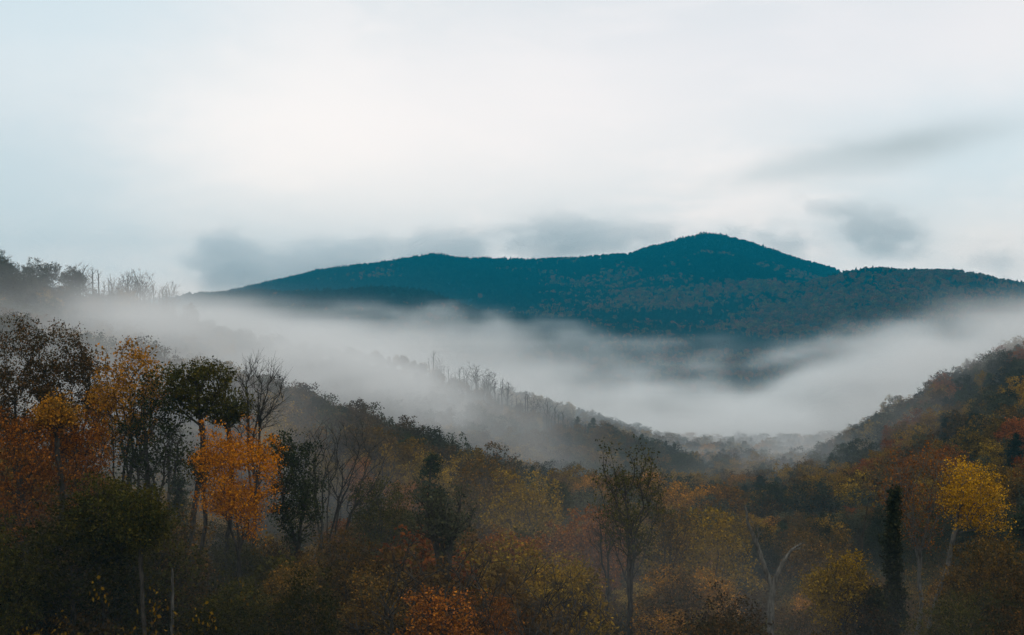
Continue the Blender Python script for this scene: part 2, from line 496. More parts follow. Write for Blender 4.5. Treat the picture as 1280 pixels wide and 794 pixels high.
def twigs(rng, at, dirs, per, length, r):
    """short straight three-sided twigs leaving the branch ends"""
    n = len(at) * per
    o = np.repeat(at, per, 0)
    d = np.repeat(dirs, per, 0) + rng.normal(0, .55, (n, 3)); d[:, 2] += .25
    d /= np.linalg.norm(d, axis=1)[:, None]
    e = o + d * (length * rng.uniform(.4, 1.2, n))[:, None]
    a = np.cross(d, (0.3, .9, .1)); a /= np.linalg.norm(a, axis=1)[:, None]; b = np.cross(d, a)
    V = []
    for c, rr in ((o, r), (e, r * .4)):
        for k in range(3):
            V.append(c + rr * (math.cos(k * 2.094) * a + math.sin(k * 2.094) * b))
    V = np.stack(V, 1).reshape(-1, 3)
    base = np.arange(n)[:, None, None] * 6
    q = np.array([[0, 1, 4, 3], [1, 2, 5, 4], [2, 0, 3, 5]])[None]
    return V, (base + q).reshape(-1, 4), e


def leaves(rng, at, per, spread, size, flat=.7, aspect=.62):
    n = len(at) * per
    o = np.repeat(at, per, 0) + rng.normal(0, 1, (n, 3)) * (spread, spread, spread * flat)
    u = rng.normal(0, 1, (n, 3)); u /= np.linalg.norm(u, axis=1)[:, None]
    w = rng.normal(0, 1, (n, 3)) + (0, 0, .8)
    v = np.cross(u, w); v /= np.linalg.norm(v, axis=1)[:, None] + 1e-9
    s = (size * rng.uniform(.55, 1.35, n))[:, None]
    bend = np.cross(u, v) * s * .18
    V = np.stack([o - u * s, o + v * s * aspect + bend, o + u * s, o - v * s * aspect + bend], 1).reshape(-1, 3)
    return V, np.arange(n * 4).reshape(-1, 4)


def grow(seed, H, rx, zb, tips=220, lobes=7, stems=1, lean=(0, 0), r0=None, ry=None, fork=.35, top_heavy=0., sparse=0., upness=.42, env=None, gap=1.0, wob=1., thick=1.):
    """branch skeleton: limbs reach out from the trunk for tips scattered through the lobes of the crown"""
    rng = np.random.default_rng(seed)
    ry = ry or rx
    zc, rz = (zb + H) / 2, (H - zb) / 2
    # tips are strewn through an uneven crown, thick in clumps and thin between them
    T = []
    md = gap * (4.19 * rx * ry * rz / max(tips, 1)) ** (1 / 3) * .58
    ph = rng.uniform(0, 6.28, 9); cs = 2.6 / rx
    def bump(d): return 1 + .17 * math.sin(3.1 * d[0] + ph[0] + 2 * d[2]) + .13 * math.sin(4.7 * d[1] + ph[1] - 3 * d[2]) + .10 * math.sin(7.3 * d[0] - 5.1 * d[1] + ph[2])
    tries = 0
    while len(T) < tips and tries < tips * 14:
        tries += 1
        d = rng.normal(0, 1, 3); d /= np.linalg.norm(d)
        h = d * bump(d) * rng.uniform(.12, 1) ** .45
        if h[2] < 0: h[2] *= .9; h[:2] *= 1 - .25 * top_heavy
        elif top_heavy: h[:2] *= 1 + .15 * top_heavy
        if h[2] > 1: continue
        p = np.array((lean[0] + h[0] * rx, lean[1] + h[1] * ry, zc + h[2] * rz))
        n = (math.sin(cs * (p[0] + .4 * p[2]) * 1.9 + ph[3]) + math.sin(cs * (p[1] - .3 * p[0]) * 2.1 + ph[4]) + math.sin(cs * p[2] * 2.3 + ph[5]) + .8 * math.sin(cs * (p[0] + p[1] - p[2]) * 3.7 + ph[6]))
        if n < -1.5 + sparse * 4.2: continue
        if T and np.min(np.sum((np.array(T) - p) ** 2, 1)) < md * md: continue
        T.append(p)
    T = np.array(T)
    # stems
    nodes, par, plen = [np.zeros(3)], [-1], [0.]
    fz = H * fork
    def path(i0, end, sag, jit):
        a = nodes[i0]; L = np.linalg.norm(end - a); m = max(1, int(math.ceil(L / 1.0)))
        ctrl = a + (end - a) * .5 + np.array(sag) * L
        last = i0; ph = rng.uniform(0, 6.28, 3)
        for k in range(1, m + 1):
            t = k / m
            q = (1 - t) ** 2 * a + 2 * t * (1 - t) * ctrl + t * t * end
            q = q + jit * L * .03 * math.sin(math.pi * t) * np.sin(ph + 5 * t * np.array((1, 1.3, .7))) + (rng.normal(0, .05, 3) * jit if k < m else 0)
            nodes.append(q); par.append(last); plen.append(plen[last] + np.linalg.norm(q - nodes[last])); last = len(nodes) - 1
        return last
    if stems == 1:
        path(0, np.array((lean[0] * .8, lean[1] * .8, zb + (H - zb) * .62)), (rng.normal(0, .02), rng.normal(0, .02), 0), wob)
    else:
        f0 = path(0, np.array((lean[0] * .2, lean[1] * .2, max(.3, fz))), (0, 0, 0), wob)
        for k in range(stems):
            a = 2 * math.pi * k / stems + rng.uniform(-.5, .5)
            path(f0, np.array((lean[0] + rx * .5 * math.cos(a), lean[1] + ry * .5 * math.sin(a), zb + (H - zb) * rng.uniform(.45, .75))), (-.06 * math.cos(a), -.06 * math.sin(a), .04), wob)
    order = np.argsort(np.min(np.linalg.norm(T[:, None] - np.array(nodes)[None], axis=2), axis=1))
    ends, dirs = [], []
    for ti in order:
        p = T[ti]
        N = np.array(nodes); d = p - N; L = np.linalg.norm(d, axis=1) + 1e-6
        cost = L + .30 * np.array(plen) + 2.2 * np.maximum(0, upness * L - d[:, 2]) + 50 * (N[:, 2] < min(zb * .55, p[2] - .5))
        i = int(np.argmin(cost))
        e = path(i, p, (0, 0, .10 + rng.normal(0, .05)), wob)
        ends.append(p); q = nodes[e] - nodes[par[e]]; dirs.append(q / (np.linalg.norm(q) + 1e-9))
    nodes, par = np.array(nodes), np.array(par)
    rad = np.zeros(len(nodes)); tipr = .020 * thick
    acc = np.zeros(len(nodes)); isleaf = np.ones(len(nodes), bool); isleaf[par[1:]] = False
    acc[isleaf] = 1.
    for i in range(len(nodes) - 1, 0, -1): acc[par[i]] += acc[i]
    r0 = r0 or H * (.0105 if stems < 3 else .0088)
    rad = r0 * (acc / acc[0]) ** .48
    rad = np.maximum(rad, tipr)
    zz = nodes[:, 2]; flare = zz < 1.2
    rad[flare] *= 1 + .35 * (1 - zz[flare] / 1.2)
    return rng, nodes, par, rad, np.array(ends), np.array(dirs)


def tree_meshes(name, seed, H, rx, zb, leaf=.14, per=34, spread=.34, tw=3, twl=.9, **kw):
    """(trunk mesh, crown mesh or None)"""
    rng, nodes, par, rad, ends, dirs = grow(seed, H, rx, zb, **kw)
    V, Q = tubes(nodes, par, rad)
    at = ends
    if tw:
        tv, tq, te = twigs(rng, ends, dirs, tw, twl, .016 * kw.get('thick', 1.))
        Q = np.concatenate([Q, tq + len(V)]); V = np.concatenate([V, tv])
    trunk = quads(name + '_trunk', V, Q, [BARK])
    crown = None
    if per:
        src = np.concatenate([ends, te[::2]]) if tw else ends
        n1 = max(1, int(per * len(ends) / len(src)))
        lv, lq = leaves(rng, src, n1, spread, leaf)
        crown = quads(name + '_crown', lv, lq, [LEAF['brown']], smooth=False)
    return trunk, crown


def pine_meshes(name, seed, H, rx, zb, leaf=.34, dens=1., flat=False):
    """conifer: straight stem, whorls of limbs, flat sprays of needles"""
    rng = np.random.default_rng(seed)
    nodes, par = [np.zeros(3)], [-1]
    n = int(H)
    for k in range(1, n + 1):
        nodes.append(np.array((.12 * math.sin(k * .7 + seed), .12 * math.cos(k * .5), H * k / n))); par.append(len(nodes) - 2)
    spine = list(range(len(nodes))); at = []
    for z in np.sort(rng.uniform(0, 1, int((H - zb) * 8.5)) ** .9) * (H - zb - .4) + zb:
        t = (z - zb) / (H - zb)
        L0 = rx * ((1 - t) ** .62 if not flat else (.55 + .6 * math.sin(min(1, t * 1.15) * 3.0)) * (1 - t ** 4))
        a = rng.uniform(0, 6.28); L = L0 * (.35 + .75 * rng.uniform() * (1 + .25 * math.sin(2 * a + z))) + .2
        i = spine[min(n, max(1, int(z / H * n)))]
        m = max(2, int(L / .8)); last = i; dr = rng.uniform(.1, .42)
        for s in range(1, m + 1):
            f = s / m
            p = nodes[i] + np.array((math.cos(a) * L * f, math.sin(a) * L * f, z - nodes[i][2] + L * (.25 * f - dr * f * f) + rng.normal(0, .05)))
            nodes.append(p); par.append(last); last = len(nodes) - 1
            if f > .25: at.append(p)
    at.append(np.array((0, 0, H - .2)))
    nodes, par, at = np.array(nodes), np.array(par), np.array(at)
    acc = np.zeros(len(nodes)); lf = np.ones(len(nodes), bool); lf[par[1:]] = False; acc[lf] = 1
    for i in range(len(nodes) - 1, 0, -1): acc[par[i]] += acc[i]
    rad = np.maximum(H * .014 * (acc / acc[0]) ** .5, .018)
    V, Q = tubes(nodes, par, rad)
    lv, lq = leaves(rng, at, int(9 * dens), .34, leaf * .8, flat=.4, aspect=.24)
    return quads(name + '_trunk', V, Q, [BARK]), quads(name + '_crown', lv, lq, [LEAF['pine green']], smooth=False)


def put_mat(o, m):
    o.material_slots[0].link = 'OBJECT'
    o.material_slots[0].material = m


ALL = []          # every single tree: (object, photo px, photo py of its middle, colour word)


def plant(name, meshes, x, y, z, pal, cat, rot=0., scale=(1, 1, 1), bark=None):
    """one tree = an Empty at its foot carrying trunk and crown (a bare tree is one mesh)"""
    tr, cr = meshes
    if cr is None:
        o = link(name, tr, None, (x, y, z))
        parts = [o]
    else:
        o = link(name, None, None, (x, y, z)); o.empty_display_size = 1
        a = link('trunk', tr, o); b = link('crown', cr, o)
        if pal: put_mat(b, LEAF[pal])
        parts = [a]
    if bark:
        put_mat(parts[0], bark)
    o.rotation_euler.z = rot
    o.scale = scale
    o['category'] = cat
    return o


def tag(o, label, group=None):
    o['label'] = label
    if group: o['group'] = group


# ------------------------------------------------------------------ the trees of the photograph one can name, each grown for its own place
HEROES = []       # (photo px, crown middle py, depth, short description) used to describe neighbours


def hero(name, label, px, top, bot, w, d, pal, cat='tree', seed=1, ref=None, base_px=None, pine=False, bark=None, group=None, sink=0., **kw):
    bx = px if base_px is None else base_px
    x = (bx - 640) / F * d
    z = gz(bx, d) - .3 - sink
    H = EYE - (top - 397) / F * d - z
    zb = EYE - (bot - 397) / F * d - z
    zb = max(zb, .06 * H)
    rx = w / 2 / F * d
    lean = ((px - bx) / F * d, 0)
    if pine: ms = pine_meshes(name, seed, H, rx, zb, **kw)
    else: ms = tree_meshes(name, seed, H, rx, zb, lean=lean, **kw)
    o = plant(name, ms, x, d, z, pal, cat, bark=bark)
    tag(o, label, group)
    HEROES.append((px, (top + bot) / 2, d, ref or label, w))
    return o


big = dict(leaf=.115, per=40, tw=3, spread=.33)
# the tall group at the left edge
hero('oak_tree', 'tall dark brown oak at the left edge, its crown cut off by the picture side', 28, 404, 610, 105, 132, 'dark brown', seed=11, tips=420, sparse=.25, stems=3, fork=.2, **big)
hero('oak_tree', 'tall brown oak with lacy top between the edge oak and the amber-topped tree', 96, 411, 625, 95, 137, 'dark brown', seed=12, tips=400, sparse=.28, stems=4, fork=.15, **big)
hero('hickory_tree', 'many-stemmed tree with a flat amber top over bare upright limbs', 156, 432, 585, 84, 131, 'amber', seed=13, tips=190, stems=5, fork=.22, top_heavy=.4, sparse=.15, leaf=0.14, per=33, tw=3, ref='the amber-topped tree')
hero('oak_tree', 'black-green sparse tree with dead twigs, right of the flat amber-topped tree', 193, 470, 640, 72, 127, 'dark green', seed=14, tips=170, sparse=.4, stems=3, fork=.3, leaf=0.14, per=26, tw=4, twl=1.4)
hero('slender_tree', 'slender tree with bare pole trunk and umbrella of olive leaves', 246, 455, 522, 80, 128, 'olive', seed=15, tips=170, sparse=.05, top_heavy=.3, stems=1, lobes=9, upness=.35, leaf=0.13, per=35, tw=2, ref='the olive umbrella tree')
hero('slender_tree', 'small olive-topped tree standing behind the bright orange maple', 284, 497, 532, 46, 134, 'olive', seed=16, tips=80, leaf=0.13, per=33, tw=2)
hero('bare_tree', 'leafless many-limbed tree rising behind the bright orange maple', 318, 449, 560, 66, 141, None, 'bare tree', seed=17, tips=150, stems=5, fork=.35, per=0, tw=6, twl=1.7, upness=.6)
hero('maple_tree', 'bright orange maple, the most vivid tree, with dark forked trunk showing', 299, 529, 668, 104, 122, 'orange', seed=18, tips=235, sparse=.40, stems=3, fork=.36, lobes=9, leaf=.105, per=56, tw=2, gap=1.05, ref='the bright orange maple')
hero('oak_tree', 'dark brown-green leafy tree just right of the bright orange maple', 369, 541, 685, 66, 128, 'dark green', seed=19, tips=190, sparse=.3, stems=2, fork=.4, **big)
hero('bare_tree', 'leafless tree with long limbs sweeping up to the right, mist behind', 437, 522, 640, 112, 149, None, 'bare tree', seed=20, base_px=402, tips=80, stems=4, fork=.18, per=0, tw=6, twl=1.6, upness=.7, ref='the sweeping bare tree')
hero('bare_tree', 'thin leafless tree between the maple and the sweeping bare tree', 398, 535, 640, 40, 156, None, 'bare tree', seed=21, tips=60, stems=3, fork=.2, per=0, tw=5, twl=1.4, upness=.7)
hero('bare_tree', 'fine leafless sapling in pale mist left of the umbrella tree', 214, 520, 600, 34, 150, None, 'bare tree', seed=22, tips=45, stems=2, fork=.3, per=0, tw=5, twl=1.2)
hero('bare_tree', 'thin leafless stem between the amber-topped tree and the umbrella tree', 178, 462, 560, 46, 142, None, 'bare tree', seed=23, tips=60, stems=4, fork=.25, per=0, tw=5, twl=1.5, upness=.7)
hero('slender_tree', 'young leafy tree at the foot of the olive umbrella tree', 251, 560, 612, 28, 124, 'olive', seed=24, tips=60, leaf=0.12, per=20, tw=2, sparse=.2)
hero('cedar_tree', 'narrow dark cedar like a hooded shape in the mist below the umbrella tree', 222, 592, 690, 30, 136, 'pine green', 'conifer', seed=25, pine=True, leaf=.3, dens=2.0, ref='the narrow dark cedar')
hero('maple_tree', 'broad rust-orange crown low at the left edge under the dark oaks', 22, 508, 690, 110, 118, 'rusty', seed=26, tips=260, **big)
hero('maple_tree', 'rust-coloured crown below the brown lacy-topped oak', 96, 512, 680, 66, 121, 'rusty', seed=27, tips=170, **big)
hero('maple_tree', 'small clump of orange leaves at the foot of the lacy-topped oak', 70, 503, 540, 40, 119, 'amber', seed=28, tips=70, **big)
hero('oak_tree', 'dusky olive tree below the black-green sparse tree at left', 128, 604, 720, 84, 106, 'olive', seed=29, tips=230, sparse=.1, **big)
hero('oak_tree', 'pale olive tree with golden lower boughs, left of the narrow cedar', 178, 618, 690, 62, 103, 'olive', seed=30, tips=170, sparse=.1, **big)
# the middle of the near wood
hero('pine_tree', 'dark layered pine with drooping boughs in the middle of the near wood', 538, 566, 720, 84, 186, 'pine green', 'conifer', seed=31, pine=True, dens=1.6, leaf=.36, ref='the dark layered pine')
hero('oak_tree', 'dark olive oak with yellow tips, left of the dark layered pine', 478, 603, 720, 92, 150, 'olive', seed=32, tips=260, sparse=.12, **big)
hero('oak_tree', 'grey-green tree with a stout black forked trunk showing under it', 552, 612, 690, 78, 121, 'grey-green', seed=33, tips=150, sparse=.35, stems=2, fork=.42, r0=.48, leaf=0.13, per=22, tw=4, ref='the tree with black forked trunk')
hero('oak_tree', 'big brown oak right of the layered pine', 606, 574, 730, 108, 196, 'brown', seed=34, tips=330, leaf=0.17, per=38, tw=1)
hero('oak_tree', 'broad golden-brown oak with the yellowest top of the central wood', 662, 594, 750, 118, 178, 'golden brown', seed=35, tips=360, leaf=0.16, per=38, tw=1, ref='the golden-brown oak')
hero('oak_tree', 'small near-black tree peeping over the golden-brown oak', 697, 604, 650, 32, 190, 'dark green', seed=36, tips=80, leaf=0.16, per=38, tw=1)
hero('maple_tree', 'red-brown maple between the golden-brown oak and the tall slim tree', 728, 634, 770, 96, 166, 'rusty', seed=37, tips=300, leaf=0.16, per=38, tw=1, ref='the red-brown maple')
hero('maple_tree', 'low rusty crown under the big brown oak', 640, 664, 760, 80, 150, 'rusty', seed=38, tips=220, leaf=0.15, per=38, tw=1)
hero('poplar_tree', 'tall slim tree with bare steep limbs and a small yellow-green tip', 788, 559, 716, 72, 136, 'olive', seed=39, tips=170, stems=3, fork=.4, sparse=.36, upness=.9, top_heavy=-.3, leaf=0.13, per=24, tw=5, twl=1.3, ref='the tall slim tree', r0=.27)
hero('bare_tree', 'leafless dark-twigged tree close left of the tall slim tree', 758, 640, 700, 40, 146, None, 'bare tree', seed=40, tips=60, stems=3, fork=.4, per=0, tw=5, twl=1.2, upness=.6)
hero('slender_tree', 'thin brown-leaved tree close right of the tall slim tree', 836, 628, 720, 50, 150, 'brown', seed=41, tips=120, stems=3, fork=.35, sparse=.35, leaf=0.13, per=20, tw=4)
hero('oak_tree', 'wide amber-brown oak filling the space left of the dead forked tree', 874, 640, 794, 112, 158, 'golden brown', seed=42, tips=330, leaf=0.16, per=35, tw=2, ref='the wide amber-brown oak')
# right side
hero('ivy_tree', 'reddish-leaved sparse sycamore with fan of fine branches and pale trunk', 1149, 557, 690, 88, 139, 'rusty', seed=43, tips=260, sparse=.3, stems=5, fork=.45, upness=.7, leaf=0.11, per=17, tw=5, twl=1.3, bark=PALE, top_heavy=.3, ref='the sparse sycamore').name = 'sycamore_tree'
hero('birch_tree', 'brilliant golden birch on a pale leaning trunk at right', 1216, 582, 672, 74, 134, 'golden', seed=44, base_px=1150, tips=240, sparse=.15, leaf=.10, per=40, tw=2, bark=PALE, lobes=8, ref='the golden birch')
hero('pine_tree', 'dark pine half cut off by the right picture edge', 1282, 628, 720, 60, 150, 'pine green', 'conifer', seed=45, pine=True, dens=1.5, flat=True)
hero('oak_tree', 'big dull rust-brown tree below the golden birch', 1232, 680, 800, 112, 128, 'brown', seed=46, tips=320, sparse=.1, **big)
hero('oak_tree', 'low amber bush-like tree right of the dead forked tree', 1048, 700, 790, 66, 124, 'golden brown', seed=47, tips=200, sparse=.15, **big)
hero('maple_tree', 'rust-brown spreading tree behind and right of the dead forked tree', 1024, 662, 740, 84, 190, 'brown', seed=48, tips=240, leaf=0.16, per=35, tw=1)


def custom(name, label, cat, stems, d, seed, tipn=0, ref=None, pale=False, wob=.8):
    """a dead tree whose limbs follow given photo points: stems = [[(px, py, radius), ...], ...]; the first starts at the ground"""
    rng = np.random.default_rng(seed)
    nodes, par, rad = [], [], []
    x0 = (stems[0][0][0] - 640) / F * d
    z0 = gz(stems[0][0][0], d) - .4
    def add(p, i, r):
        nodes.append(p); par.append(i); rad.append(r); return len(nodes) - 1
    byname = {}
    for si, st in enumerate(stems):
        last = -1
        for k, (px, py, r) in enumerate(st):
            p = np.array(((px - 640) / F * d - x0, 0., EYE - (py - 397) / F * d - z0))
            if si == 0 and k == 0: p = np.array((0., 0., 0.))
            if k == 0 and si > 0:
                last = min(range(len(nodes)), key=lambda i: np.linalg.norm((nodes[i] - p)[[0, 2]])); continue
            if last < 0: last = add(p, -1, r); continue
            a = nodes[last]; m = max(2, int(np.linalg.norm(p - a) / .5)); ra = rad[last]; yy = a[1] + rng.uniform(-.5, .5) * np.linalg.norm(p - a) * .35
            for s in range(1, m + 1):
                f = s / m; q = a + (p - a) * f; q[1] = a[1] + (yy - a[1]) * f
                q = q + rng.normal(0, .035 * wob, 3)
                last = add(q, last, (ra if k > 1 or si == 0 else r * 1.2) * (1 - f) + r * f)
    nodes, par, rad = np.array(nodes), np.array(par), np.array(rad)
    V, Q = tubes(nodes, par, rad)
    if tipn:
        thin = np.where(rad < .11)[0]
        pick = rng.choice(thin, min(tipn, len(thin)), replace=False)
        dv = nodes[pick] - nodes[par[pick]]
        tv, tq, _ = twigs(rng, nodes[pick], dv / (np.linalg.norm(dv, axis=1)[:, None] + 1e-6), 2, .8, .02)
        Q = np.concatenate([Q, tq + len(V)]); V = np.concatenate([V, tv])
    o = plant(name, (quads(name, V, Q, [PALE if pale else BARK]), None), x0, d, z0, None, cat)
    tag(o, label)
    HEROES.append((stems[0][-1][0], stems[0][-1][1], d, ref or label, 40))
    return o, V


custom('dead_tree', 'dead grey tree forked like a Y with stubby broken branches', 'dead tree', [
    [(960, 860, .36), (959, 790, .31), (962, 735, .28)],
    [(962, 735, .24), (950, 700, .20), (940, 672, .17), (931, 650, .13), (927, 630, .07)],
    [(962, 735, .24), (968, 712, .20), (976, 695, .16), (986, 684, .12), (999, 677, .06)],
    [(986, 684, .06), (998, 684, .03)], [(943, 676, .06), (944, 655, .03)], [(940, 668, .06), (936, 650, .03)], [(964, 733, .05), (978, 731, .025)],
    [(960, 760, .05), (952, 762, .03)]], 118, 3, 26, ref='the dead forked tree', pale=True)
custom('bare_tree', 'thin dead stem rising from a dark ivy stump at lower right', 'bare tree', [
    [(1084, 860, .20), (1084, 735, .12), (1083, 680, .08), (1088, 645, .05), (1093, 622, .03)],
    [(1084, 668, .06), (1096, 650, .025)], [(1084, 700, .05), (1078, 670, .025)]], 124, 4, 22)
custom('dead_tree', 'pale broken pole of a dead tree in the gloom at lower left', 'dead tree', [
    [(215, 800, .16), (215, 750, .12), (216, 708, .10)]], 108, 6, 0, pale=True)


def ivy(name, label, px, top, w, d, seed, base=860):
    """a trunk sheathed in ivy: trunk and leaf coat"""
    rng = np.random.default_rng(seed)
    x = (px - 640) / F * d; z = gz(px, d) - .4
    H = EYE - (top - 397) / F * d - z; r = w / 2 / F * d
    n = 18
    nd = np.array([(.15 * math.sin(k * .6 + seed), .1 * math.cos(k * .8), H * k / n) for k in range(n + 1)])
    V, Q = tubes(nd, np.arange(-1, n), np.linspace(.28, .07, n + 1))
    t = np.linspace(0, 1, 520) ** 1.1
    rr = r * (1.15 - .85 * t) * (1 + .3 * np.sin(t * 23 + seed) + .3 * np.sin(t * 51 + 2 * seed)) * rng.uniform(.4, 1.25, 520)
    a = rng.uniform(0, 6.28, 520)
    at = np.stack([np.interp(t * n, range(n + 1), nd[:, 0]) + rr * np.cos(a), rr * np.sin(a), t * H * .97], -1)
    lv, lq = leaves(rng, at, 22, .22, .16, flat=1.3)
    o = link(name, None, None, (x, d, z)); o['category'] = 'tree'
    link('trunk', quads(name + '_trunk', V, Q, [BARK]), o)
    c = link('ivy', quads(name + '_ivy', lv, lq, [LEAF['dark green']], smooth=False), o)
    c.color = (.85, .75, .8, 1)
    tag(o, label)
    HEROES.append((px, top + 60, d, 'the ivy column', w))


ivy('ivy_covered_trunk', 'tall black column of ivy on a trunk beside the sparse sycamore', 1117, 606, 25, 129, 3)
ivy('ivy_covered_trunk', 'short thick ivy-clad stump at the foot of the thin dead stem', 1092, 736, 44, 122, 5)

# ------------------------------------------------------------------ the rest of the wood
rg = np.random.default_rng(77)
ORD = ('first second third fourth fifth sixth seventh eighth ninth tenth eleventh twelfth thirteenth fourteenth fifteenth sixteenth seventeenth '
       'eighteenth nineteenth twentieth').split()
ORD += ['twenty-' + w for w in ORD[:9]] + ['thirtieth'] + ['thirty-' + w for w in ORD[:9]] + ['fortieth'] + ['forty-' + w for w in ORD[:9]] + ['fiftieth']

NEAR = [tree_meshes('near_tree', 200 + k, 16, rx, zb, tips=int(t * 1.25), leaf=.14, per=36, spread=.36, tw=3, twl=1.0, stems=st, fork=.3, sparse=sp, lobes=lb)
        for k, (rx, zb, t, st, sp, lb) in enumerate([(4.4, 4, 210, 1, .1, 8), (3.6, 3.5, 180, 2, .2, 7), (5.0, 3.5, 230, 3, .15, 9), (3.2, 4.5, 160, 1, .25, 7), (4.6, 3, 220, 2, .1, 9), (3.9, 5, 170, 3, .3, 8)])]
MID = [tree_meshes('wood_tree', 300 + k, 16, rx, zb, tips=int(t * 1.2), leaf=.22, per=32, spread=.40, tw=2, twl=1.0, stems=st, fork=.3, sparse=sp, lobes=lb)
       for k, (rx, zb, t, st, sp, lb) in enumerate([(4.6, 5, 130, 1, .1, 7), (3.7, 4.5, 110, 2, .2, 6), (5.2, 4.5, 140, 3, .1, 8), (3.3, 5, 100, 1, .2, 6), (4.4, 4, 130, 2, .25, 8)])]
SNAG = [tree_meshes('snag', 400 + k, 17, rx, 7, tips=t, per=0, tw=3, twl=1.8, stems=st, fork=.4, upness=.9, r0=.32, thick=3.6, wob=.4)
        for k, (rx, t, st) in enumerate([(1.0, 9, 1), (1.6, 12, 1), (.8, 7, 1), (2.2, 16, 2), (1.3, 10, 1)])]
BAREM = [tree_meshes('bare', 420 + k, 16, 3.4, 5, tips=60, per=0, tw=5, twl=1.5, thick=2.4, stems=st, fork=.3, upness=.6) for k, st in enumerate((2, 4, 3))]
PINEM = [pine_meshes('pine', 440 + k, 18, 3.2, 4.5, leaf=.45, dens=1.5, flat=k == 1) for k in range(2)]

LIM_A = ([-100, 0, 60, 130, 200, 240, 300, 380, 420, 500, 560, 600, 700, 760, 900, 960, 1050, 1150, 1280, 1400], [535, 552, 572, 598, 612, 628, 660, 668, 655, 640, 655, 650, 668, 735, 690, 775, 700, 735, 690, 680])
LIM_B = ([-100, 0, 120, 190, 280, 330, 400, 470, 560, 640, 720, 800, 900, 1000, 1150, 1280, 1400], [530, 540, 575, 590, 520, 466, 492, 524, 550, 580, 606, 628, 640, 640, 625, 570, 540])


def pick_pal(px, d, x, y):
    n = fbm(np.array([x]), np.array([y]), 38, 9, 2)[0] + rg.normal(0, .16)
    if d < 240:
        if d < 128: seq = ['dark green', 'dark brown', 'olive', 'olive', 'dark brown', 'dark brown', 'brown'] if px < 430 else ['dark green', 'dark brown', 'brown', 'dark brown', 'brown', 'rusty', 'brown'] if px < 760 else ['dark green', 'dark brown', 'olive', 'dark brown', 'dark brown', 'brown', 'dark brown']
        elif px < 430: seq = ['dark green', 'dark brown', 'olive', 'olive', 'dark brown', 'brown', 'golden brown']
        elif px < 760: seq = ['dark green', 'olive', 'dark brown', 'brown', 'olive', 'rusty', 'golden brown']
        else: seq = ['dark green', 'dark brown', 'brown', 'dark brown', 'golden brown', 'brown', 'amber']
    elif px < 640 and d < 460: seq = ['dark green', 'grey-green', 'dark brown', 'grey-green', 'dark brown', 'brown', 'golden brown']
    elif px < 850 and d >= 460: seq = ['dark green', 'grey-green', 'dark green', 'grey-green', 'brown', 'brown', 'golden brown']
    elif px < 1060: seq = ['dark green', 'grey-green', 'golden brown', 'brown', 'grey-green', 'golden brown', 'amber']
    else: seq = ['dark green', 'grey-green', 'golden brown', 'brown', 'grey-green', 'golden brown', 'rusty']
    return seq[int(np.clip((n * 1.35 + .42) / .84 * 7, 0, 6))]


cand = []
def scatter(d0, d1, s0):
    y = d0
    while y < d1:
        s = s0 * (1 + max(0, y - 350) / 2600)
        w = (640 + 90) / F * y
        xs = np.arange(-w, w, s)
        xs = xs + rg.uniform(-.42, .42, len(xs)) * s
        for x in xs: cand.append((x, y + rg.uniform(-.42, .42) * s))
        y += s


scatter(104, 235, 5.7)
scatter(235, 350, 6.6)
scatter(350, 1230, 8.2)
cand = np.array(cand)
cz = height(cand[:, 0], cand[:, 1])
cpx = 640 + F * cand[:, 0] / cand[:, 1]
# what the ground and nearer trees hide, in a coarse raster of the view
prof = {}
ds = np.geomspace(60, 1300, 160)
pxs = np.arange(-120, 1401, 8)
hp = np.array([397 + F * (EYE - height((pxs - 640) / F * d, np.full(len(pxs), d))) / d for d in ds])
hz_ = np.minimum.accumulate(hp, 0)
vis = np.ones((400, 760), bool)          # rows py/2, columns (px+120)/2
TREES = []
herox = [(h[0], h[2], h[4]) for h in HEROES]
for k in np.argsort(cand[:, 1]):
    x, y = cand[k]; px = cpx[k]
    if any(abs(px - a) < b and y < c for a, b, c in ((788, 32, 134), (962, 38, 117), (1117, 20, 127), (1150, 34, 137), (1084, 14, 122))): continue
    if any(abs(px - hx) < hw * .22 and abs(y - hd) < 7 for hx, hd, hw in herox): continue
    H = rg.uniform(13, 20) if y > 240 else rg.uniform(11, 19)
    if (655 < y < 800 and -40 < px < 260) or (640 < y < 980 and 260 <= px < 750): H *= .42          # only bare snags top the two fogged crests
    lim = np.interp(px, *(LIM_A if y < 235 else LIM_B)) if y < 350 else 0
    if lim:
        Hm = EYE - (lim + (rg.uniform(0, 1) ** 2.2 * 75 + (22 if y < 125 else 0) if y < 235 else rg.uniform(0, 34)) - 397) / F * y - cz[k]
        H = min(H, Hm)
        if H < 4.5: continue
    top = 397 + F * (EYE - cz[k] - H) / y
    gl = np.interp(px, pxs, hz_[max(0, np.searchsorted(ds, y) - 2)])
    if top > gl + 14: continue                      # behind a shoulder of ground even from a step aside
    rx = H * .27 / y * F
    r0, r1 = int(np.clip(top / 2, 0, 399)), int(np.clip(min(gl, top + H * .72 / y * F) / 2, 0, 399))
    c0, c1 = int(np.clip((px - rx * .8 + 120) / 2, 60, 699)), int(np.clip((px + rx * .8 + 120) / 2, 60, 699))
    seen = vis[r0:r1, c0:c1].sum() * 4 if r1 > r0 and c1 > c0 else 0
    if y < 900: vis[r0:r1, c0:c1] = False
    TREES.append(dict(x=x, y=y, z=cz[k], H=H, px=px, py=top + H * .35 / y * F, top=top, seen=seen, pal=pick_pal(px, y, x, y), rx=rx))

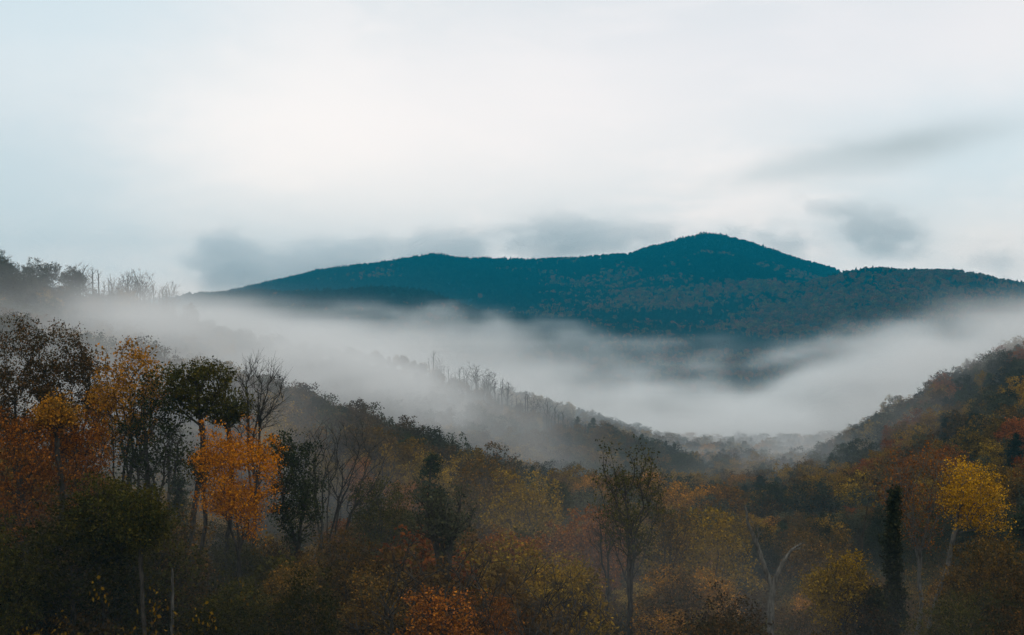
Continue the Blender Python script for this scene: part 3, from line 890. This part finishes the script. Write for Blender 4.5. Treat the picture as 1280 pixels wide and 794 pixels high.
# trees standing along the two fogged crests: one by one
CREST = []
def crest(px0, px1, step, d, kinds, hmin, hmax, spread=14, top=False):
    px = px0; dr = np.arange(620, 800, 6.)
    while px < px1:
        if top:      # on the very skyline of the spur
            d = dr[np.argmin(397 + F * (EYE - height((px - 640) / F * dr, dr)) / dr)]
        dd = d + rg.uniform(-spread, spread)
        x = (px - 640) / F * dd
        CREST.append(dict(x=x, y=dd, z=gz(px, dd), H=rg.uniform(hmin, hmax), px=px, kind=kinds[rg.integers(len(kinds))]))
        px += step * rg.uniform(.25, 1.75)


crest(-14, 118, 13, 692, ['grey-green', 'grey-green', 'dark green', 'bare'], 14, 20)
crest(100, 216, 4.2, 700, ['snag', 'snag', 'snag', 'bare'], 14, 23)
crest(216, 250, 7, 704, ['snag'], 10, 14)
crest(536, 732, 3.7, 698, ['snag', 'snag', 'bare'], 8, 18, 14, True)
crest(722, 770, 13, 690, ['pine green'], 15, 19, 8, True)
crest(772, 850, 15, 700, ['grey-green', 'bare'], 12, 16)

N_SINGLE = 300 - len(HEROES) - len(CREST)
order = sorted(range(len(TREES)), key=lambda i: -TREES[i]['seen'])
single = set(i for i in order[:N_SINGLE] if TREES[i]['seen'] > 60)
used = set(o['label'] for o in bpy.data.objects if o.get('label'))


def relation(t):
    best = sorted((abs(t['px'] - h[0]) + .8 * abs(t['py'] - h[1]) + abs(t['y'] - h[2]) * .6, i) for i, h in enumerate(HEROES) if h[3].startswith('the ') and 0 < h[0] < 1270)
    out = []
    for _, i in best[:4]:
        h = HEROES[i]; dx, dy = t['px'] - h[0], t['py'] - h[1]
        v = 'below' if dy > 28 else 'above' if dy < -28 else ''
        u = ('left of' if dx < 0 else 'right of') if abs(dx) > 16 else ''
        bh = t['y'] > h[2] + 18
        if v == 'below' and u: r = 'low on the ' + u.replace(' of', '') + ' side of'
        elif v == 'above' and u: r = 'beyond and ' + u
        elif v: r = 'directly ' + v if v == 'below' else 'rising beyond'
        elif u: r = ('behind and ' if bh else 'beside and ') + u
        else: r = 'right behind' if bh else 'right in front of'
        out.append(r + ' ' + h[3])
    return out


def zone(t):
    if t['y'] < 235: return None
    if t['px'] < 620 and t['y'] < 470: return 'on the misty left slope', 'trees on the misty left slope'
    if t['px'] < 850 and t['y'] >= 470: return 'on the flank of the snag-topped ridge', 'trees on the flank of the snag-topped ridge'
    if t['px'] < 1060: return 'in the valley wood under the fog', 'trees in the valley wood'
    return 'on the right hillside', 'trees on the right hillside'


ZN = {}
for i in sorted(single, key=lambda i: TREES[i]['px']):
    t = TREES[i]
    near = t['y'] < 260
    bare = rg.random() < (.13 if near else .10 if t['px'] < 640 else 0)
    pal = t['pal']
    if bare: ms = BAREM[rg.integers(3)]
    elif not near and pal == 'dark green' and rg.random() < .5: ms = PINEM[rg.integers(2)]; pal = 'pine green'
    else: ms = (NEAR if near else MID)[rg.integers(6 if near else 5)]
    tone = float(rg.uniform(.45, 1.45))
    s = t['H'] / (18 if pal == 'pine green' else 16); sxy = (max(s, .62) if near else s) * rg.uniform(.9, 1.25)
    name = 'bare_tree' if bare else 'pine_tree' if pal == 'pine green' else {'rusty': 'maple_tree', 'amber': 'maple_tree', 'olive': 'hickory_tree', 'grey-green': 'hickory_tree'}.get(pal, 'oak_tree')
    o = plant(name, ms, t['x'], t['y'], t['z'] - .3, None if bare else pal, 'conifer' if pal == 'pine green' else 'tree', rg.uniform(0, 6.28), (sxy, sxy, s))
    for ch in o.children: ch.color = (tone, tone, tone, 1)
    word = 'leafless' if bare else pal
    noun = 'pine' if pal == 'pine green' else 'tree'
    word = 'dark' if noun == 'pine' else word
    z = zone(t)
    size = 'small ' if t['H'] < 9 else 'tall ' if t['H'] > 16 else ''
    lab = None
    if z is None:
        for r in relation(t):
            for sz_ in ([size, ''] if size else ['']):
                c = f'{sz_}{word} {noun} {r}'
                if c not in used and len(c.split()) <= 16: lab = c; break
            if lab: break
        z = ('in the near wood', 'trees of the near wood')
    if lab is None:
        ZN.setdefault((word, noun, z), []).append((o, size))
    else:
        used.add(lab); tag(o, lab, z[1])
for (word, noun, z), lst in ZN.items():
    for k, (o, size) in enumerate(lst):
        if len(lst) == 1: lab = f'only {word} {noun} standing {z[0]}'
        else: lab = f'{ORD[min(k, 49)]} {word} {noun} from the left {z[0]}'
        tag(o, lab, z[1])

names = {'snag': ('snag', 'leafless thin snag'), 'bare': ('bare_tree', 'leafless branching tree'), 'pine green': ('pine_tree', 'dark tufted pine'),
         'grey-green': ('hickory_tree', 'misty grey-green leafy tree'), 'dark green': ('oak_tree', 'misty dark leafy tree')}
CN = {}
for t in sorted(CREST, key=lambda t: t['px']):
    k = t['kind']
    ms = SNAG[rg.integers(5)] if k == 'snag' else BAREM[rg.integers(3)] if k == 'bare' else PINEM[rg.integers(2)] if k == 'pine green' else MID[rg.integers(5)]
    s = t['H'] / (17 if k == 'snag' else 18 if k == 'pine green' else 16)
    o = plant(names[k][0], ms, t['x'], t['y'], t['z'] - .3, k if k in LEAF else None, 'conifer' if k == 'pine green' else 'tree', rg.uniform(0, 6.28), (s, s, s))
    side = 'on the hilltop at upper left' if t['px'] < 300 else 'on the fogged ridge crest mid-picture'
    CN.setdefault((names[k][1], side), []).append(o)
for (n, side), lst in CN.items():
    for k, o in enumerate(lst):
        tag(o, f'{ORD[k]} {n} from the left {side}' if len(lst) > 1 else f'only {n} {side}', 'trees ' + side)


# ------------------------------------------------------------------ woods nobody could count: one object each, trees set out on points
def instanced(name, pts, protos, which, tint, rot, scl, mats):
    me = bpy.data.meshes.new(name)
    me.vertices.add(len(pts)); me.vertices.foreach_set('co', np.asarray(pts, np.float32).ravel())
    a = me.attributes.new('tint', 'FLOAT_COLOR', 'POINT'); a.data.foreach_set('color', np.concatenate([tint, np.ones((len(pts), 1))], 1).astype(np.float32).ravel())
    a = me.attributes.new('turn', 'FLOAT_VECTOR', 'POINT'); a.data.foreach_set('vector', np.stack([rot * 0, rot * 0, rot], -1).astype(np.float32).ravel())
    a = me.attributes.new('size', 'FLOAT_VECTOR', 'POINT'); a.data.foreach_set('vector', np.asarray(scl, np.float32).ravel())
    a = me.attributes.new('which', 'INT', 'POINT'); a.data.foreach_set('value', np.asarray(which, np.int32))
    for m in mats: me.materials.append(m)
    o = link(name, me); o['kind'] = 'stuff'
    t = bpy.data.node_groups.new(name + '_set_out', 'GeometryNodeTree')
    t.interface.new_socket('Geometry', in_out='INPUT', socket_type='NodeSocketGeometry')
    t.interface.new_socket('Geometry', in_out='OUTPUT', socket_type='NodeSocketGeometry')
    gi, go = node(t, 'NodeGroupInput'), node(t, 'NodeGroupOutput')
    mp = node(t, 'GeometryNodeMeshToPoints'); t.links.new(gi.outputs[0], mp.inputs[0])
    def at(nm, dt):
        n = node(t, 'GeometryNodeInputNamedAttribute', data_type=dt); n.inputs[0].default_value = nm
        return n.outputs[0]
    w, tu, si = at('which', 'INT'), at('turn', 'FLOAT_VECTOR'), at('size', 'FLOAT_VECTOR')
    j = node(t, 'GeometryNodeJoinGeometry')
    for k, p in enumerate(protos):
        po = bpy.data.objects.new(p.name, p)
        oi = node(t, 'GeometryNodeObjectInfo'); oi.inputs['Object'].default_value = po; oi.inputs['As Instance'].default_value = True
        c = node(t, 'FunctionNodeCompare', data_type='INT', operation='EQUAL')
        t.links.new(w, c.inputs[2]); c.inputs[3].default_value = k
        ip = node(t, 'GeometryNodeInstanceOnPoints')
        t.links.new(mp.outputs[0], ip.inputs['Points']); t.links.new(c.outputs[0], ip.inputs['Selection'])
        t.links.new(oi.outputs['Geometry'], ip.inputs['Instance'])
        t.links.new(tu, ip.inputs['Rotation']); t.links.new(si, ip.inputs['Scale'])
        t.links.new(ip.outputs[0], j.inputs[0])
    t.links.new(j.outputs[0], go.inputs[0])
    o.modifiers.new('set out', 'NODES').node_group = t
    return o


WOODLEAF = leaf_mat('wood_leaves', None, True)


def joined(name, pairs):
    """one mesh from a trunk mesh and a crown mesh"""
    Vs, Qs, mi, off = [], [], [], 0
    for k, me in enumerate(pairs):
        v = np.zeros(len(me.vertices) * 3, np.float32); me.vertices.foreach_get('co', v)
        q = np.zeros(len(me.polygons) * 4, np.int32); me.loops.foreach_get('vertex_index', q)
        Vs.append(v.reshape(-1, 3)); Qs.append(q.reshape(-1, 4) + off); mi.append(np.full(len(me.polygons), k)); off += len(me.vertices)
    return quads(name, np.concatenate(Vs), np.concatenate(Qs), [BARK, WOODLEAF], smooth=False, midx=np.concatenate(mi))


WOODP = [joined('wood_tree', m) for m in MID] + [joined('wood_pine', PINEM[0])]
rest = [t for i, t in enumerate(TREES) if i not in single]
n = len(rest)
w = rg.integers(0, 5, n)
for i, t in enumerate(rest):
    if t['pal'] == 'dark green' and rg.random() < .45: w[i] = 5
tint = np.array([PAL['pine green' if w[i] == 5 else t['pal']][0] for i, t in enumerate(rest)]) * rg.uniform(.45, 1.45, (n, 1))
s = np.array([t['H'] / (18 if w[i] == 5 else 16) for i, t in enumerate(rest)])
sx = s * rg.uniform(.9, 1.25, n)
instanced('forest', [(t['x'], t['y'], t['z'] - .3) for t in rest], WOODP, w, tint, rg.uniform(0, 6.28, n), np.stack([sx, sx, s], -1), [BARK, WOODLEAF])

# undergrowth of the near wood
shr = []
for k in range(3):
    r2 = np.random.default_rng(500 + k)
    c = r2.normal(0, 1, (60, 3)) * (.75, .75, .5) + (0, 0, 1.0); c[:, 2] = np.abs(c[:, 2])
    lv, lq = leaves(r2, c, 20, .26, .065)
    shr.append(quads('shrub', lv, lq, [WOODLEAF], smooth=False))
m = 5200
ud = rg.uniform(92 ** 2, 300 ** 2, m) ** .5
upx = rg.uniform(-80, 1360, m)
ux = (upx - 640) / F * ud
uz = height(ux, ud)
keys = [PAL[k][0] for k in ('dark green', 'olive', 'dark brown', 'brown', 'golden brown', 'grey-green')]
ut = np.array([keys[i] for i in rg.integers(0, 6, m)]) * rg.uniform(.6, 1.1, (m, 1))
us = rg.uniform(.7, 2.2, m)
instanced('undergrowth', np.stack([ux, ud, uz - .1], -1), shr, rg.integers(0, 3, m), ut, rg.uniform(0, 6.28, m), np.stack([us, us, us * rg.uniform(.7, 1.6, m)], -1), [WOODLEAF])

# the mountain's forest
far = []
for k in range(4):
    r2 = np.random.default_rng(600 + k)
    nv = 260
    if k < 2:       # fir
        tt = r2.uniform(0, 1, nv) ** .8; H_ = 13 + 4 * k; rr = (1 - tt) ** .75 * 3.6 * r2.uniform(.3, 1.1, nv); a = r2.uniform(0, 6.28, nv)
        c = np.stack([rr * np.cos(a), rr * np.sin(a), 1 + tt * (H_ - 1)], -1)
        lv, lq = leaves(r2, c, 1, .1, 1.1, aspect=.5)
    else:           # broadleaf crown
        d_ = r2.normal(0, 1, (nv, 3)); d_ /= np.linalg.norm(d_, axis=1)[:, None]
        c = d_ * (4.4, 4.4, 5.0) * r2.uniform(.5, 1, (nv, 1)) ** .6 * (1 + .25 * np.sin(d_[:, :1] * 7 + k)) + (0, 0, 9)
        lv, lq = leaves(r2, c, 1, .1, 1.25, aspect=.7)
    far.append(quads('far_tree', lv, lq, [WOODLEAF], smooth=False))
m = 90000
fd = rg.uniform(1150 ** 2, 5650 ** 2, m) ** .5
fp = rg.uniform(-60, 1340, m)
keep = (fd > 2350) | ((fd < 1260) & (fp > 520) & (fp < 780))
fd, fp = fd[keep], fp[keep]
fx = (fp - 640) / F * fd
fz = height(fx, fd)
# drop what the slopes in front of it hide
dd = np.geomspace(1100, 5700, 240); pp = np.arange(-80, 1361, 10)
hh = np.minimum.accumulate(np.array([397 + F * (EYE - height((pp - 640) / F * d, np.full(len(pp), d))) / d for d in dd]), 0)
ii = np.clip(np.searchsorted(dd, fd) - 3, 0, 239); jj = np.clip(((fp + 80) / 10).astype(int), 0, len(pp) - 1)
keep = 397 + F * (EYE - fz - 20) / fd < hh[ii, jj] + 4
fd, fp, fx, fz = fd[keep], fp[keep], fx[keep], fz[keep]
m = len(fd)
rust = fbm(fx, fd * .6 + fz * 2, 240, 33, 4) + np.interp(fz, [0, 130, 240, 330], [.16, .10, .0, -.25]) + np.interp(fp, [560, 700, 900, 1050, 1280], [-.16, -.10, .0, .07, .06]) + rg.normal(0, .10, m)
dec = (rust > .13)
round_ = dec | (rg.random(m) < .45)
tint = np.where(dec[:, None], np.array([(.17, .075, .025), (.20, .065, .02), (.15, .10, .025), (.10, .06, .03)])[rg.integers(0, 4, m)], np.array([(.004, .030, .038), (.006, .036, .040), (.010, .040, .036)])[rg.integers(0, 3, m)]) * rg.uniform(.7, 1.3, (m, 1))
wh = np.where(round_, rg.integers(2, 4, m), rg.integers(0, 2, m))
fs = rg.uniform(.6, 1.3, m)
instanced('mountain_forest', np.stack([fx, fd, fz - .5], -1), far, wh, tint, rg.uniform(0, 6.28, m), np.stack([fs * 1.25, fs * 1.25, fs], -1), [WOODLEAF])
print('singles', len(HEROES), len(CREST), len(single), 'stuff', len(rest), 'far', m)
